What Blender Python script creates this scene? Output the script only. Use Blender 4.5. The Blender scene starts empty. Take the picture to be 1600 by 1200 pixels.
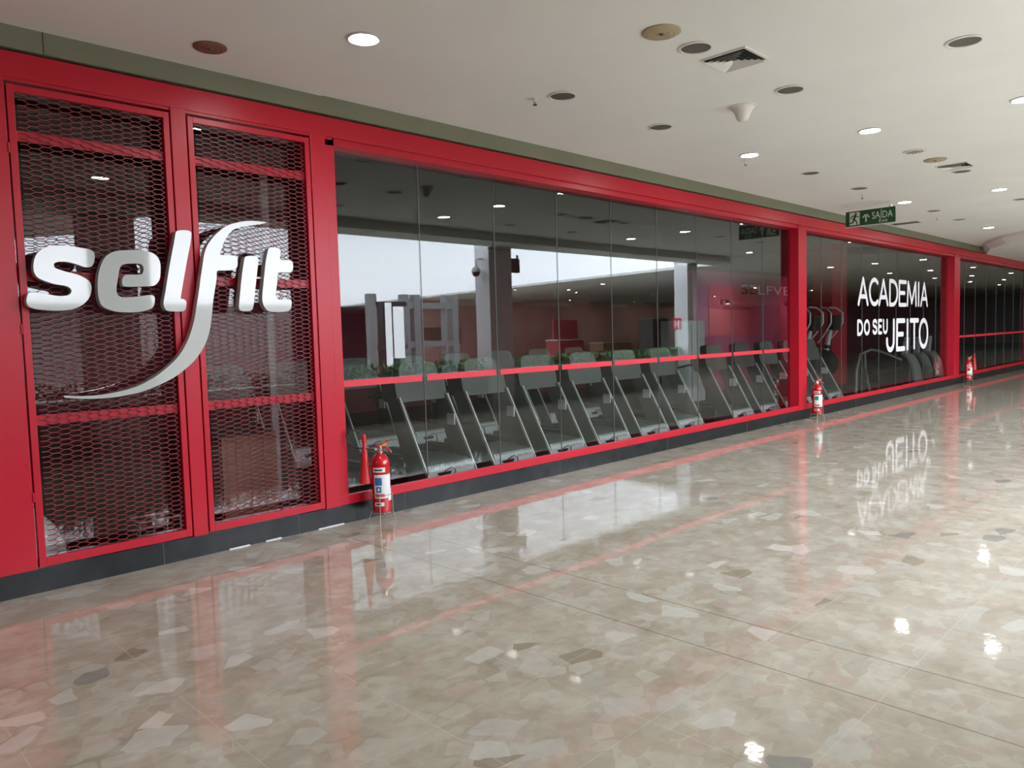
import bpy, math, random
from mathutils import Vector, Matrix
random.seed(7)
PI = math.pi
SC = bpy.context.scene
COL = SC.collection

# ------------------------------------------------------------------ camera
cam_d = bpy.data.cameras.new('camera'); cam = bpy.data.objects.new('camera', cam_d)
COL.objects.link(cam); SC.camera = cam
cam_d.sensor_fit = 'HORIZONTAL'; cam_d.sensor_width = 36.0
cam_d.lens = 1174.2 / 1600 * 36.0
cam_d.clip_start = 0.05; cam_d.clip_end = 300
YAW, PITCH, ROLL = math.radians(44.79), math.radians(-3.80), math.radians(-1.613)
f_ = Vector((math.sin(YAW)*math.cos(PITCH), math.cos(YAW)*math.cos(PITCH), math.sin(PITCH)))
r_ = Vector((math.cos(YAW), -math.sin(YAW), 0)); u_ = r_.cross(f_)
r2 = r_*math.cos(ROLL) + u_*math.sin(ROLL); u2 = -r_*math.sin(ROLL) + u_*math.cos(ROLL)
M = Matrix((r2, u2, -f_)).transposed().to_4x4(); M.translation = Vector((0, -5.45, 1.55))
cam.matrix_world = M

# ------------------------------------------------------------------ world, exposure
SC.view_settings.view_transform = 'Standard'; SC.view_settings.look = 'None'
SC.view_settings.gamma = 1.0; SC.view_settings.use_curve_mapping = False
SC.view_settings.exposure = 0.0
w = bpy.data.worlds.new('world'); SC.world = w; w.use_nodes = True
w.node_tree.nodes['Background'].inputs[0].default_value = (0.55, 0.6, 0.7, 1)
w.node_tree.nodes['Background'].inputs[1].default_value = 0.03
LAMP_E = 140.0        # radiance of a lit downlight
SKY_E = 8.0           # radiance of the daylit membrane over the atrium

# ------------------------------------------------------------------ materials
def mat(name, col, rough=.5, metal=0.0, spec=.5, emit=None, es=0, coat=0):
    m = bpy.data.materials.new(name); m.use_nodes = True
    b = m.node_tree.nodes['Principled BSDF']
    b.inputs['Base Color'].default_value = (*col, 1); b.inputs['Roughness'].default_value = rough
    b.inputs['Metallic'].default_value = metal; b.inputs['Specular IOR Level'].default_value = spec
    b.inputs['Coat Weight'].default_value = coat
    if emit: b.inputs['Emission Color'].default_value = (*emit, 1); b.inputs['Emission Strength'].default_value = es
    return m
def N(nt, t, **k):
    n = nt.nodes.new(t)
    for a, v in k.items(): setattr(n, a, v)
    return n
def math_n(nt, op, a, b=None):
    n = N(nt, 'ShaderNodeMath', operation=op)
    for i, v in enumerate((a, b)):
        if v is None: continue
        if hasattr(v, 'links'): nt.links.new(v, n.inputs[i])
        else: n.inputs[i].default_value = v
    return n.outputs[0]
def mottled(name, c1, c2, scale, rough, detail=4, bump=0, metal=0):
    m = mat(name, c1, rough, metal); nt = m.node_tree; L = nt.links
    tc = N(nt, 'ShaderNodeTexCoord'); no = N(nt, 'ShaderNodeTexNoise'); no.inputs['Scale'].default_value = scale; no.inputs['Detail'].default_value = detail
    L.new(tc.outputs['Object'], no.inputs['Vector'])
    r = N(nt, 'ShaderNodeValToRGB'); r.color_ramp.elements[0].color = (*c1, 1); r.color_ramp.elements[1].color = (*c2, 1)
    r.color_ramp.elements[0].position = .3; r.color_ramp.elements[1].position = .7
    L.new(no.outputs['Fac'], r.inputs[0]); L.new(r.outputs[0], nt.nodes['Principled BSDF'].inputs['Base Color'])
    if bump:
        b = N(nt, 'ShaderNodeBump'); b.inputs['Strength'].default_value = bump; b.inputs['Distance'].default_value = .01
        L.new(no.outputs['Fac'], b.inputs['Height']); L.new(b.outputs[0], nt.nodes['Principled BSDF'].inputs['Normal'])
    return m

def floor_material():
    m = mat('polished_agglomerate_marble', (.4, .36, .3), .07); nt = m.node_tree; L = nt.links; P = nt.nodes['Principled BSDF']
    tc = N(nt, 'ShaderNodeTexCoord'); pos = tc.outputs['Object']
    wob = N(nt, 'ShaderNodeTexNoise'); wob.inputs['Scale'].default_value = 9.0; wob.inputs['Detail'].default_value = 1.2; L.new(pos, wob.inputs['Vector'])
    sub = N(nt, 'ShaderNodeVectorMath', operation='SUBTRACT'); L.new(wob.outputs['Color'], sub.inputs[0]); sub.inputs[1].default_value = (.5, .5, .5)
    scl = N(nt, 'ShaderNodeVectorMath', operation='SCALE'); L.new(sub.outputs[0], scl.inputs[0]); scl.inputs['Scale'].default_value = .05
    add = N(nt, 'ShaderNodeVectorMath', operation='ADD'); L.new(pos, add.inputs[0]); L.new(scl.outputs[0], add.inputs[1])
    # matrix stone, cloudy
    cl = N(nt, 'ShaderNodeTexNoise'); cl.inputs['Scale'].default_value = 3.2; cl.inputs['Detail'].default_value = 7; cl.inputs['Roughness'].default_value = .62; L.new(add.outputs[0], cl.inputs['Vector'])
    r0 = N(nt, 'ShaderNodeValToRGB'); el = r0.color_ramp.elements
    el[0].position = .30; el[0].color = (.315, .275, .205, 1); el[1].position = .72; el[1].color = (.54, .52, .44, 1)
    e = el.new(.5); e.color = (.43, .395, .32, 1)
    L.new(cl.outputs['Fac'], r0.inputs[0])
    col = r0.outputs[0]
    def chips(scale, thr, size, stops, offs, prev, strength):
        mp = N(nt, 'ShaderNodeMapping'); mp.inputs['Location'].default_value = offs; mp.inputs['Rotation'].default_value = (0, 0, offs[0]); mp.inputs['Scale'].default_value = (1, 1.25, 1)
        L.new(add.outputs[0], mp.inputs[0])
        v = N(nt, 'ShaderNodeTexVoronoi', voronoi_dimensions='2D', feature='F1'); v.inputs['Scale'].default_value = scale; L.new(mp.outputs[0], v.inputs['Vector'])
        v2 = N(nt, 'ShaderNodeTexVoronoi', voronoi_dimensions='2D', feature='DISTANCE_TO_EDGE'); v2.inputs['Scale'].default_value = scale; L.new(mp.outputs[0], v2.inputs['Vector'])
        sep = N(nt, 'ShaderNodeSeparateColor'); L.new(v.outputs['Color'], sep.inputs[0])
        on = math_n(nt, 'LESS_THAN', sep.outputs[0], thr)
        rim = math_n(nt, 'GREATER_THAN', v2.outputs['Distance'], size)
        fac = math_n(nt, 'MULTIPLY', on, rim)
        rr = N(nt, 'ShaderNodeValToRGB'); rr.color_ramp.interpolation = 'CONSTANT'
        k = rr.color_ramp.elements
        k[0].position = 0; k[0].color = (*stops[0], 1); k[1].position = 1/len(stops); k[1].color = (*stops[1], 1)
        for i in range(2, len(stops)):
            q = k.new(i/len(stops)); q.color = (*stops[i], 1)
        L.new(sep.outputs[1], rr.inputs[0])
        vn = N(nt, 'ShaderNodeTexNoise'); vn.inputs['Scale'].default_value = 14; vn.inputs['Detail'].default_value = 5; L.new(add.outputs[0], vn.inputs['Vector'])
        mm = N(nt, 'ShaderNodeMix', data_type='RGBA', blend_type='MULTIPLY'); mm.inputs[0].default_value = .5
        L.new(rr.outputs[0], mm.inputs[6]); g = N(nt, 'ShaderNodeValToRGB'); g.color_ramp.elements[0].color = (.6, .6, .6, 1); g.color_ramp.elements[1].color = (1.35, 1.33, 1.3, 1); L.new(vn.outputs['Fac'], g.inputs[0]); L.new(g.outputs[0], mm.inputs[7])
        mx = N(nt, 'ShaderNodeMix', data_type='RGBA'); L.new(math_n(nt, 'MULTIPLY', fac, strength), mx.inputs[0]); L.new(prev, mx.inputs[6]); L.new(mm.outputs[2], mx.inputs[7])
        return mx.outputs[2]
    col = chips(16, .5, .06, [(.42,.375,.30), (.37,.33,.255), (.48,.455,.38), (.42,.35,.285), (.40,.38,.32)], (.4, 3, 0), col, .5)
    col = chips(8.5, .45, .07, [(.40,.35,.27), (.49,.465,.39), (.45,.42,.35), (.44,.365,.30), (.51,.49,.43), (.41,.40,.35)], (1.3, 7, 0), col, .6)
    col = chips(5.0, .15, .10, [(.47,.45,.38), (.56,.56,.51), (.39,.365,.30), (.48,.475,.43), (.45,.37,.31)], (2.2, 1.7, 0), col, .7)
    col = chips(6.2, .035, .09, [(.25,.215,.15), (.63,.63,.59), (.21,.22,.21), (.64,.62,.56), (.42,.31,.23)], (.9, 5.7, 0), col, .7)
    # tile grid lines
    sx = N(nt, 'ShaderNodeSeparateXYZ'); L.new(pos, sx.inputs[0])
    def line(c, period, off, half):
        a = math_n(nt, 'ADD', c, off); a = math_n(nt, 'DIVIDE', a, period); a = math_n(nt, 'FRACT', a)
        a = math_n(nt, 'SUBTRACT', a, .5); a = math_n(nt, 'ABSOLUTE', a); return math_n(nt, 'GREATER_THAN', a, .5 - half/period)
    gl = math_n(nt, 'MAXIMUM', line(sx.outputs[0], .6, 100.05 - 1.65+.6, .0022), line(sx.outputs[1], .6, 100.0+.36, .0022))
    mx = N(nt, 'ShaderNodeMix', data_type='RGBA'); L.new(math_n(nt, 'MULTIPLY', gl, .45), mx.inputs[0]); L.new(col, mx.inputs[6]); mx.inputs[7].default_value = (.62, .55, .44, 1); col = mx.outputs[2]
    def single(x0):
        a = math_n(nt, 'SUBTRACT', sx.outputs[0], x0); a = math_n(nt, 'ABSOLUTE', a); return math_n(nt, 'LESS_THAN', a, .0032)
    dl = math_n(nt, 'MAXIMUM', single(3.15), single(3.57))
    mx = N(nt, 'ShaderNodeMix', data_type='RGBA'); L.new(math_n(nt, 'MULTIPLY', dl, .75), mx.inputs[0]); L.new(col, mx.inputs[6]); mx.inputs[7].default_value = (.09, .07, .05, 1); col = mx.outputs[2]
    L.new(col, P.inputs['Base Color'])
    P.inputs['IOR'].default_value = 1.62
    rn = N(nt, 'ShaderNodeTexNoise'); rn.inputs['Scale'].default_value = 7; rn.inputs['Detail'].default_value = 4; L.new(pos, rn.inputs['Vector'])
    mr = N(nt, 'ShaderNodeMapRange'); mr.inputs[3].default_value = .012; mr.inputs[4].default_value = .055; L.new(rn.outputs['Fac'], mr.inputs[0]); L.new(mr.outputs[0], P.inputs['Roughness'])
    bn = N(nt, 'ShaderNodeTexNoise'); bn.inputs['Scale'].default_value = 13; bn.inputs['Detail'].default_value = 2; L.new(pos, bn.inputs['Vector'])
    bp = N(nt, 'ShaderNodeBump'); bp.inputs['Strength'].default_value = .11; bp.inputs['Distance'].default_value = .004; L.new(bn.outputs['Fac'], bp.inputs['Height']); L.new(bp.outputs[0], P.inputs['Normal'])
    return m

def glass_material():
    m = bpy.data.materials.new('storefront_glass'); m.use_nodes = True; nt = m.node_tree; L = nt.links
    nt.nodes.remove(nt.nodes['Principled BSDF'])
    g = N(nt, 'ShaderNodeNewGeometry')
    ior = math_n(nt, 'ADD', 1.55, math_n(nt, 'MULTIPLY', g.outputs['Backfacing'], 1/1.55 - 1.55))
    fr = N(nt, 'ShaderNodeFresnel'); L.new(ior, fr.inputs[0])
    t = N(nt, 'ShaderNodeBsdfTransparent'); t.inputs[0].default_value = (.85, .87, .86, 1)
    gl = N(nt, 'ShaderNodeBsdfGlossy'); gl.inputs['Roughness'].default_value = 0.0; gl.inputs['Color'].default_value = (.97, 1, 1, 1)
    mx = N(nt, 'ShaderNodeMixShader'); L.new(fr.outputs[0], mx.inputs[0]); L.new(t.outputs[0], mx.inputs[1]); L.new(gl.outputs[0], mx.inputs[2])
    L.new(mx.outputs[0], nt.nodes['Material Output'].inputs[0])
    return m

M_floor = floor_material()
M_glass = glass_material()
M_ceil = mottled('ceiling_paint', (.80, .82, .78), (.84, .855, .82), 1.3, .8)
M_red = mat('red_enamel', (.51, .007, .026), .32)
M_red.node_tree.nodes['Principled BSDF'].inputs['Specular IOR Level'].default_value = .36
M_redtape = mat('red_tape', (.72, .018, .045), .5)
M_mesh = mat('red_mesh_enamel', (.22, .010, .016), .4)
M_olive = mottled('olive_fascia', (.185, .19, .125), (.21, .215, .15), 2, .6)
M_plinth = mottled('black_granite', (.008, .010, .011), (.020, .024, .026), 5, .22)
M_plinth.node_tree.nodes['Principled BSDF'].inputs['Specular IOR Level'].default_value = .25
M_letter = mat('white_acrylic', (.49, .53, .52), .06, coat=.6)
M_white = mat('white_vinyl', (.86, .87, .90), .5)
M_lamp = mat('lamp_diffuser', (.9, .9, .9), .5, emit=(1, .98, .95), es=LAMP_E)
M_rim = mat('lamp_rim', (.72, .72, .69), .5)
M_can = mat('dark_can', (.11, .105, .09), .6)
M_brass = mat('yellowed_grille', (.42, .36, .22), .6)
M_brown = mat('brown_cover', (.22, .10, .07), .6)
M_vent = mat('vent_enamel', (.72, .72, .68), .5)
M_ventdark = mat('vent_dark', (.03, .03, .028), .8)
M_offwhite = mat('offwhite_plastic', (.75, .73, .68), .5)
M_extred = mat('extinguisher_red', (.52, .006, .016), .18, coat=.5)
M_hornred = mat('horn_red', (.62, .02, .025), .4)
M_black = mat('black_rubber', (.012, .012, .012), .45)
M_wire = mat('stand_wire', (.42, .38, .28), .35, metal=.8)
M_label = mat('label_paper', (.78, .78, .78), .5)
M_blue = mat('label_blue', (.03, .18, .45), .5)
M_green = mat('label_green', (.0, .30, .16), .5)
M_ink = mat('ink', (.03, .03, .035), .6)
M_redink = mat('red_ink', (.6, .05, .04), .6)
M_chrome = mat('chrome', (.7, .7, .7), .2, metal=1)
M_yellow = mat('yellow_tag', (.75, .40, .03), .5)
M_signgreen = mat('exit_green', (.012, .075, .030), .5)
M_signpale = mat('exit_pale', (.62, .74, .58), .6)
M_alu = mat('brushed_aluminium', (.78, .82, .82), .35, metal=.3)
M_hood = mat('hood_plastic', (.46, .51, .50), .4)
M_hoodtop = mat('hood_top_grey', (.13, .14, .14), .45)
M_side = mat('upright_grey', (.13, .145, .14), .35)
M_console = mat('console_plastic', (.09, .105, .095), .4)
M_belt = mat('belt_rubber', (.045, .04, .036), .6)
M_dark = mat('dark_plastic', (.02, .022, .023), .35)
M_screen = mat('dark_screen', (.01, .012, .015), .12)
M_rubber = mottled('gym_rubber_floor', (.035, .032, .029), (.055, .050, .045), 3, .5)
M_gymwall = mat('gym_wall_maroon', (.22, .02, .035), .7)
M_gymred = mat('gym_red_column', (.50, .012, .03), .5)
M_magenta = mat('magenta_wall', (.34, .07, .13), .6)
M_gymceil = mat('gym_ceiling_dark', (.02, .02, .02), .9)
M_graysteel = mat('grey_steel', (.25, .27, .27), .45)
M_wood = mottled('slat_wood', (.30, .13, .08), (.42, .19, .12), 5, .55)
M_bag = mottled('white_plastic_bag', (.78, .75, .74), (.88, .86, .85), 9, .5, bump=.6)
M_colwhite = mat('column_paint', (.74, .74, .76), .6)
M_memb = mottled('daylit_membrane', (.8, .8, .8), (.85, .85, .85), 1, .8)
_b = M_memb.node_tree.nodes['Principled BSDF']; _b.inputs['Emission Color'].default_value = (.82, .87, 1, 1); _b.inputs['Emission Strength'].default_value = SKY_E
M_strip = mat('lit_strip', (.9, .9, .9), .5, emit=(.9, .95, 1), es=SKY_E*2.2)
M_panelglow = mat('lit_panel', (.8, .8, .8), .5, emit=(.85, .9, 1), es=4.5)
M_pinkwall = mottled('far_wall_pink', (.55, .33, .29), (.66, .44, .39), .8, .7)
M_farwall = mat('far_wall_grey', (.30, .28, .27), .7)
M_leaf = mottled('leaf_green', (.05, .17, .03), (.12, .30, .06), 20, .5)
M_planter = mat('planter_stone', (.30, .31, .28), .5)
M_trimpale = mat('pale_trim', (.6, .62, .58), .4)
M_tan = mat('kiosk_tan', (.5, .27, .15), .6)
M_kred = mat('kiosk_red', (.45, .08, .08), .5)
M_filltube = mat('fill_tube', (.9, .9, .9), .5, emit=(1, .93, .88), es=45)  # glow of the added fill tubes at the far pink wall

# ------------------------------------------------------------------ mesh helpers
class MB:
    def __init__(s): s.v = []; s.f = []
    def add(s, vs, fs):
        n = len(s.v); s.v += [tuple(v) for v in vs]; s.f += [tuple(i+n for i in f) for f in fs]; return s
    def box(s, x0, x1, y0, y1, z0, z1):
        return s.add([(x0,y0,z0),(x1,y0,z0),(x1,y1,z0),(x0,y1,z0),(x0,y0,z1),(x1,y0,z1),(x1,y1,z1),(x0,y1,z1)],
                     [(0,3,2,1),(4,5,6,7),(0,1,5,4),(1,2,6,5),(2,3,7,6),(3,0,4,7)])
    def bar(s, a, b, w, h, up=(0,0,1)):
        a = Vector(a); b = Vector(b); d = (b-a).normalized(); u = Vector(up)
        if abs(d.dot(u)) > .98: u = Vector((1,0,0))
        x = d.cross(u).normalized()*w/2; z = x.cross(d).normalized()*h/2
        return s.add([a-x-z,a+x-z,a+x+z,a-x+z,b-x-z,b+x-z,b+x+z,b-x+z],[(0,1,2,3),(7,6,5,4),(0,4,5,1),(1,5,6,2),(2,6,7,3),(3,7,4,0)])
    def prism(s, pts, plane, a, b):
        """closed outline pts in a plane ('xz' along y, 'yz' along x, 'xy' along z) from a to b"""
        def P(p, t):
            return {'xz': (p[0], t, p[1]), 'yz': (t, p[0], p[1]), 'xy': (p[0], p[1], t)}[plane]
        n = len(pts); vs = [P(p, a) for p in pts] + [P(p, b) for p in pts]
        return s.add(vs, [tuple(range(n-1,-1,-1)), tuple(range(n, 2*n))] + [(i, (i+1)%n, n+(i+1)%n, n+i) for i in range(n)])
    def tube(s, pts, r, seg=8, cap=True):
        pts = [Vector(p) for p in pts]; n = len(pts); rings = []
        rr = r if isinstance(r, (list, tuple)) else [r]*n
        prev = None
        for i, p in enumerate(pts):
            d = (pts[min(i+1,n-1)] - pts[max(i-1,0)]).normalized()
            if prev is None:
                u = Vector((0,0,1)) if abs(d.z) < .9 else Vector((1,0,0)); x = d.cross(u).normalized()
            else:
                x = (prev - d*prev.dot(d)).normalized()
            prev = x; y = d.cross(x)
            rings.append([p + (x*math.cos(2*PI*k/seg) + y*math.sin(2*PI*k/seg))*rr[i] for k in range(seg)])
        vs = [v for ring in rings for v in ring]; fs = []
        for i in range(n-1):
            for k in range(seg):
                a = i*seg+k; b = i*seg+(k+1)%seg; fs.append((a, b, b+seg, a+seg))
        if cap: fs += [tuple(range(seg-1,-1,-1)), tuple(range((n-1)*seg, n*seg))]
        return s.add(vs, fs)
    def lathe(s, prof, c=(0,0,0), seg=28, axis='z', a0=0, a1=2*PI):
        full = abs(a1-a0-2*PI) < 1e-6; m = seg if full else seg+1; vs = []
        for r, h in prof:
            for k in range(m):
                a = a0+(a1-a0)*k/seg; p = (r*math.cos(a), r*math.sin(a), h)
                if axis == 'x': p = (p[2], p[0], p[1])
                if axis == 'y': p = (p[0], p[2], p[1])
                vs.append((p[0]+c[0], p[1]+c[1], p[2]+c[2]))
        fs = []
        for i in range(len(prof)-1):
            for k in range(seg):
                a = i*m+k; b = i*m+(k+1)%m; fs.append((a, b, b+m, a+m))
        return s.add(vs, fs)
    def capsule(s, a, b, w, y0, y1, seg=8):
        """flat rounded stroke from a to b in the xz plane, y0..y1 thick"""
        ax, az = a; bx, bz = b; an = math.atan2(bz-az, bx-ax); r = w/2; pts = []
        for k in range(seg+1):
            t = an - PI/2 + PI*k/seg; pts.append((bx + r*math.cos(t), bz + r*math.sin(t)))
        for k in range(seg+1):
            t = an + PI/2 + PI*k/seg; pts.append((ax + r*math.cos(t), az + r*math.sin(t)))
        return s.prism(pts, 'xz', y0, y1)
    def build(s, name, m, parent=None, loc=None, smooth=False, bevel=0):
        me = bpy.data.meshes.new(name); me.from_pydata(s.v, [], s.f); me.update()
        if isinstance(m, (list, tuple)):
            for q in m: me.materials.append(q)
        else: me.materials.append(m)
        o = bpy.data.objects.new(name, me); COL.objects.link(o)
        if parent: o.parent = parent
        if loc: o.location = loc
        if smooth:
            for p in me.polygons: p.use_smooth = True
            md = o.modifiers.new('es', 'EDGE_SPLIT'); md.split_angle = math.radians(40)
        if bevel:
            bv = o.modifiers.new('bv', 'BEVEL'); bv.width = bevel; bv.segments = 2; bv.limit_method = 'ANGLE'
        return o
def thing(name, label, cat, loc=(0,0,0), rz=0, group=None):
    o = bpy.data.objects.new(name, None); COL.objects.link(o); o.location = loc; o.rotation_euler = (0,0,rz)
    o.empty_display_size = .1; return tag(o, label, cat, group)
def tag(o, label, cat, group=None, kind=None):
    o['label'] = label; o['category'] = cat
    if group: o['group'] = group
    if kind: o['kind'] = kind
    return o
def struct(o, label=None):
    o['kind'] = 'structure'
    if label: o['label'] = label
    return o
def dup(root, loc, rz=None, label=None):
    r = root.copy(); COL.objects.link(r); r.location = loc
    if rz is not None: r.rotation_euler = (0,0,rz)
    if label: r['label'] = label
    for ch in list(root.children):
        c = ch.copy(); COL.objects.link(c); c.parent = r
        for g in list(ch.children):
            d = g.copy(); COL.objects.link(d); d.parent = c
    return r
def smooth_loop(pts, sub=4):
    n = len(pts); out = []
    for i in range(n):
        p0, p1, p2, p3 = (Vector(pts[(i+k-1) % n]) for k in range(4))
        for j in range(sub):
            t = j/sub
            q = .5*((2*p1) + (p2-p0)*t + (2*p0-5*p1+4*p2-p3)*t*t + (3*p1-p0-3*p2+p3)*t**3)
            out.append((q.x, q.y))
    return out

# text helper: outlines of the built-in font as a mesh, returned as (verts, faces)
def text_mesh(txt, size, depth=.002):
    cu = bpy.data.curves.new('t', 'FONT'); cu.body = txt; cu.size = size; cu.extrude = depth/2; cu.resolution_u = 3
    o = bpy.data.objects.new('t', cu); COL.objects.link(o)
    dg = bpy.context.evaluated_depsgraph_get(); me = bpy.data.meshes.new_from_object(o.evaluated_get(dg))
    vs = [tuple(v.co) for v in me.vertices]; fs = [tuple(p.vertices) for p in me.polygons]
    bpy.data.objects.remove(o); bpy.data.meshes.remove(me); bpy.data.curves.remove(cu)
    return vs, fs
def put_text(txt, x0, x1, z0, z1, y, depth=.002, flip=False):
    """text filling the box x0..x1, z0..z1 of an xz plane, front towards -y"""
    vs, fs = text_mesh(txt, 1, .01)
    ax = min(v[0] for v in vs); bx = max(v[0] for v in vs); ay = min(v[1] for v in vs); by = max(v[1] for v in vs)
    b = MB(); b.add([(x0+(v[0]-ax)/(bx-ax)*(x1-x0), y - v[2]/.01*depth, z0+(v[1]-ay)/(by-ay)*(z1-z0)) for v in vs], fs)
    return b

YG = 0.14             # glass plane
def R(yv): return 2*YG - yv
CZ = 3.5

# ------------------------------------------------------------------ shell
struct(MB().box(-16, 60, -40, .1, -.12, 0).build('floor', M_floor))
struct(MB().box(-3, 60, .1, 10, -.12, 0).build('floor', M_rubber))
struct(MB().box(-16, 3.3, -4.8, .12, CZ-.006, CZ+.2).build('ceiling', M_ceil))
struct(MB().box(3.3, 60, -4.8, .12, CZ, CZ+.2).build('ceiling', M_ceil))
# dropped, round-edged ceiling panel further along the corridor
out = [(23.2, .0), (21.6, -.45), (20.4, -1.05), (19.5, -1.9), (19.0, -3.1), (18.8, -4.8), (60, -4.8), (60, 0)]
b = MB(); n = len(out)
cx, cy = 40, -2.4
lv = [(x, y, CZ) for x, y in out] + [(x+(.05 if x < 50 else 0), y, CZ-.05) for x, y in out] + [(x+(.45 if x < 50 else 0), y, CZ-.16) for x, y in out]
fs = [(i, (i+1) % n, n+(i+1) % n, n+i) for i in range(n)] + [(n+i, n+(i+1) % n, 2*n+(i+1) % n, 2*n+i) for i in range(n)] + [tuple(range(2*n, 3*n))]
struct(b.add(lv, fs).build('ceiling', M_ceil))
# beam at the atrium edge
struct(MB().box(-16, 60, -5.52, -4.8, 3.34, 3.7).build('trim_1', M_ceil))
# gym shell
struct(MB().box(-3, 60, .2, 10, 3.62, 3.8).build('ceiling', M_gymceil))
struct(MB().box(-3, 60, 8, 8.2, 0, 3.62).build('wall_back', M_gymwall))
struct(MB().box(-3.2, -3, .1, 8.2, 0, 3.62).build('wall_left', M_gymwall))
struct(MB().box(-16, 60, -.05, .2, 3.36, CZ).build('wall_front', M_olive))
MB().box(1.352, 1.358, -.0515, -.049, 3.36, CZ).build('panel_joint', M_ink, bpy.data.objects['wall_front'])
for x in (13.9, 19.6, 26.0): MB().box(x, x+.012, -.0515, -.049, 3.36, CZ).build('panel_joint', M_ink, bpy.data.objects['wall_front'])
struct(MB().box(-16.2, -16, -40, 8, 0, 4.4).build('wall_left', M_farwall))
struct(MB().box(60, 60.2, -40, 8, 0, 4.4).build('wall_right', M_farwall))
struct(MB().box(-16, 60, -40.2, -40, 0, 4.4).build('wall_front', M_farwall))

# ------------------------------------------------------------------ storefront frame (red)
fr = struct(MB().box(-16, 60, -.03, .18, 3.19, 3.345).build('trim_2', M_red))
MB().box(3.33, 60, .0, .20, 3.13, 3.19).build('lower_lip', M_red, fr)
MB().box(-16, 3.40, -.02, .20, 3.17, 3.19).build('upper_lip', M_red, fr)
def post(x0, x1, y0=-.03, z0=.155, z1=3.19, n='trim_3'):
    return struct(MB().box(x0, x1, y0, .18, z0, z1).build(n, M_red, bevel=.003))
post(-1.2, 1.135); post(2.112, 2.218); post(3.195, 3.33)
post(3.33, 3.43, .0); post(12.06, 12.36, -.015); post(20.72, 21.18, -.015); post(29.6, 30.0, -.015); post(38.6, 39.0, -.015)
struct(MB().box(-16, -1.2, -.02, .18, .155, 3.19).build('trim_3', M_red))
sill = struct(MB().box(3.33, 60, -.01, .03, .155, .235).box(3.33, 60, .03, .20, .155, .192).build('trim_4', M_red, bevel=.004))
struct(MB().box(1.135, 3.195, .06, .2, .12, .165).build('trim_4', M_red))
# granite plinth, in slabs
pl = struct(MB().box(-16, 60, -.012, .22, 0, .155).build('baseboard_front', M_plinth))
x = -.2
while x < 34:
    MB().box(x, x+.004, -.0135, -.011, 0, .155).build('slab_joint', M_can, pl); x += 1.05 if x < 4 else 2.1

# ------------------------------------------------------------------ glazing
def win(idx, x0, x1, z0, z1, joints, tape, sill=True):
    e = bpy.data.objects.new('window_%d' % idx, None); COL.objects.link(e); e.location = (x0, YG, z0); struct(e)
    xs = [x0] + joints + [x1]
    for i in range(len(xs)-1):
        p = MB().box(xs[i]-x0+.002, xs[i+1]-x0-.002, -.004, .004, 0, z1-z0).build('pane', M_glass, e)
        if tape:
            MB().box(xs[i]-x0+.03, xs[i+1]-x0-.03, -.0065, -.0045, tape-z0, tape+.055-z0).build('tape_strip', M_redtape, e)
        if i: MB().box(xs[i]-x0-.0025, xs[i]-x0+.0025, -.0055, .0055, 0, z1-z0).build('pane_joint', M_side, e)
    return e
win(1, 1.135, 3.195, .165, 3.17, [2.16], None)
win(2, 3.43, 12.06, .192, 3.13, [4.39, 5.35, 6.31, 7.28, 8.24, 9.2, 10.16, 11.12], 1.135)
win(3, 12.36, 20.72, .192, 3.13, [13.3, 14.2, 15.2, 16.1, 17.1, 18.0, 18.9, 19.8], None)
win(4, 21.18, 29.6, .192, 3.13, [22.2, 23.2, 24.3, 25.4, 26.4, 27.5, 28.5], 1.135)
win(5, 30.0, 38.6, .192, 3.13, [32, 34, 36], 1.135)
win(6, 39.0, 60, .192, 3.13, [42, 45, 50], 1.135)
# ------------------------------------------------------------------ mesh gates
def honeycomb(x0, x1, z0, z1, y, a=.0605, bb=.0335, w=.0044, d=.007):
    m = MB(); s = a*.27; p = a - s
    i = 0; x = x0 - a*.4
    while x < x1 + a:
        j = 0; z = z0 - bb + (bb/2 if i % 2 else 0)
        while z < z1 + bb:
            # strand over the top of each cell, then the two slanting bonds on its right
            segs = [((x-s, z+bb/2), (x+s, z+bb/2)), ((x+s, z+bb/2), (x+p, z)), ((x+p, z), (x+s, z-bb/2))]
            for (ax, az), (bx, bz) in segs:
                if min(ax, bx) < x0-.004 or max(ax, bx) > x1+.004 or min(az, bz) < z0-.004 or max(az, bz) > z1+.004: continue
                ww = w*(1.15 if az == bz else .9)
                m.bar((ax, y, az), (bx, y, bz), d, ww, up=(0, 0, 1))
            z += bb
        x += a; i += 1
    return m
def gate(idx, x0, x1):
    e = bpy.data.objects.new('door_%d' % idx, None); COL.objects.link(e); e.location = (x0, -.03, .165); struct(e)
    w = x1-x0; H = 2.985; t = .040
    m = MB().box(0, t, 0, .04, 0, H).box(w-t, w, 0, .04, 0, H).box(t, w-t, 0, .04, 0, .055).box(t, w-t, 0, .04, H-.042, H)
    m.build('gate_frame', M_red, e, bevel=.002)
    honeycomb(t, w-t, .055, H-.042, .022).build('expanded_mesh', M_mesh, e)
    for z in (2.655, 1.80, .895): MB().box(t, w-t, .032, .055, z, z+.062).build('crossbar', M_red, e)
    hx = -.008 if idx == 1 else w+.008
    for z in (.45, 1.5, 2.6): MB().tube([(hx, -.002, z-.03), (hx, -.002, z+.03)], .007, 8).build('hinge', M_red, e, smooth=True)
    return e
gate(1, 1.145, 2.102); gate(2, 2.228, 3.185)

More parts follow.
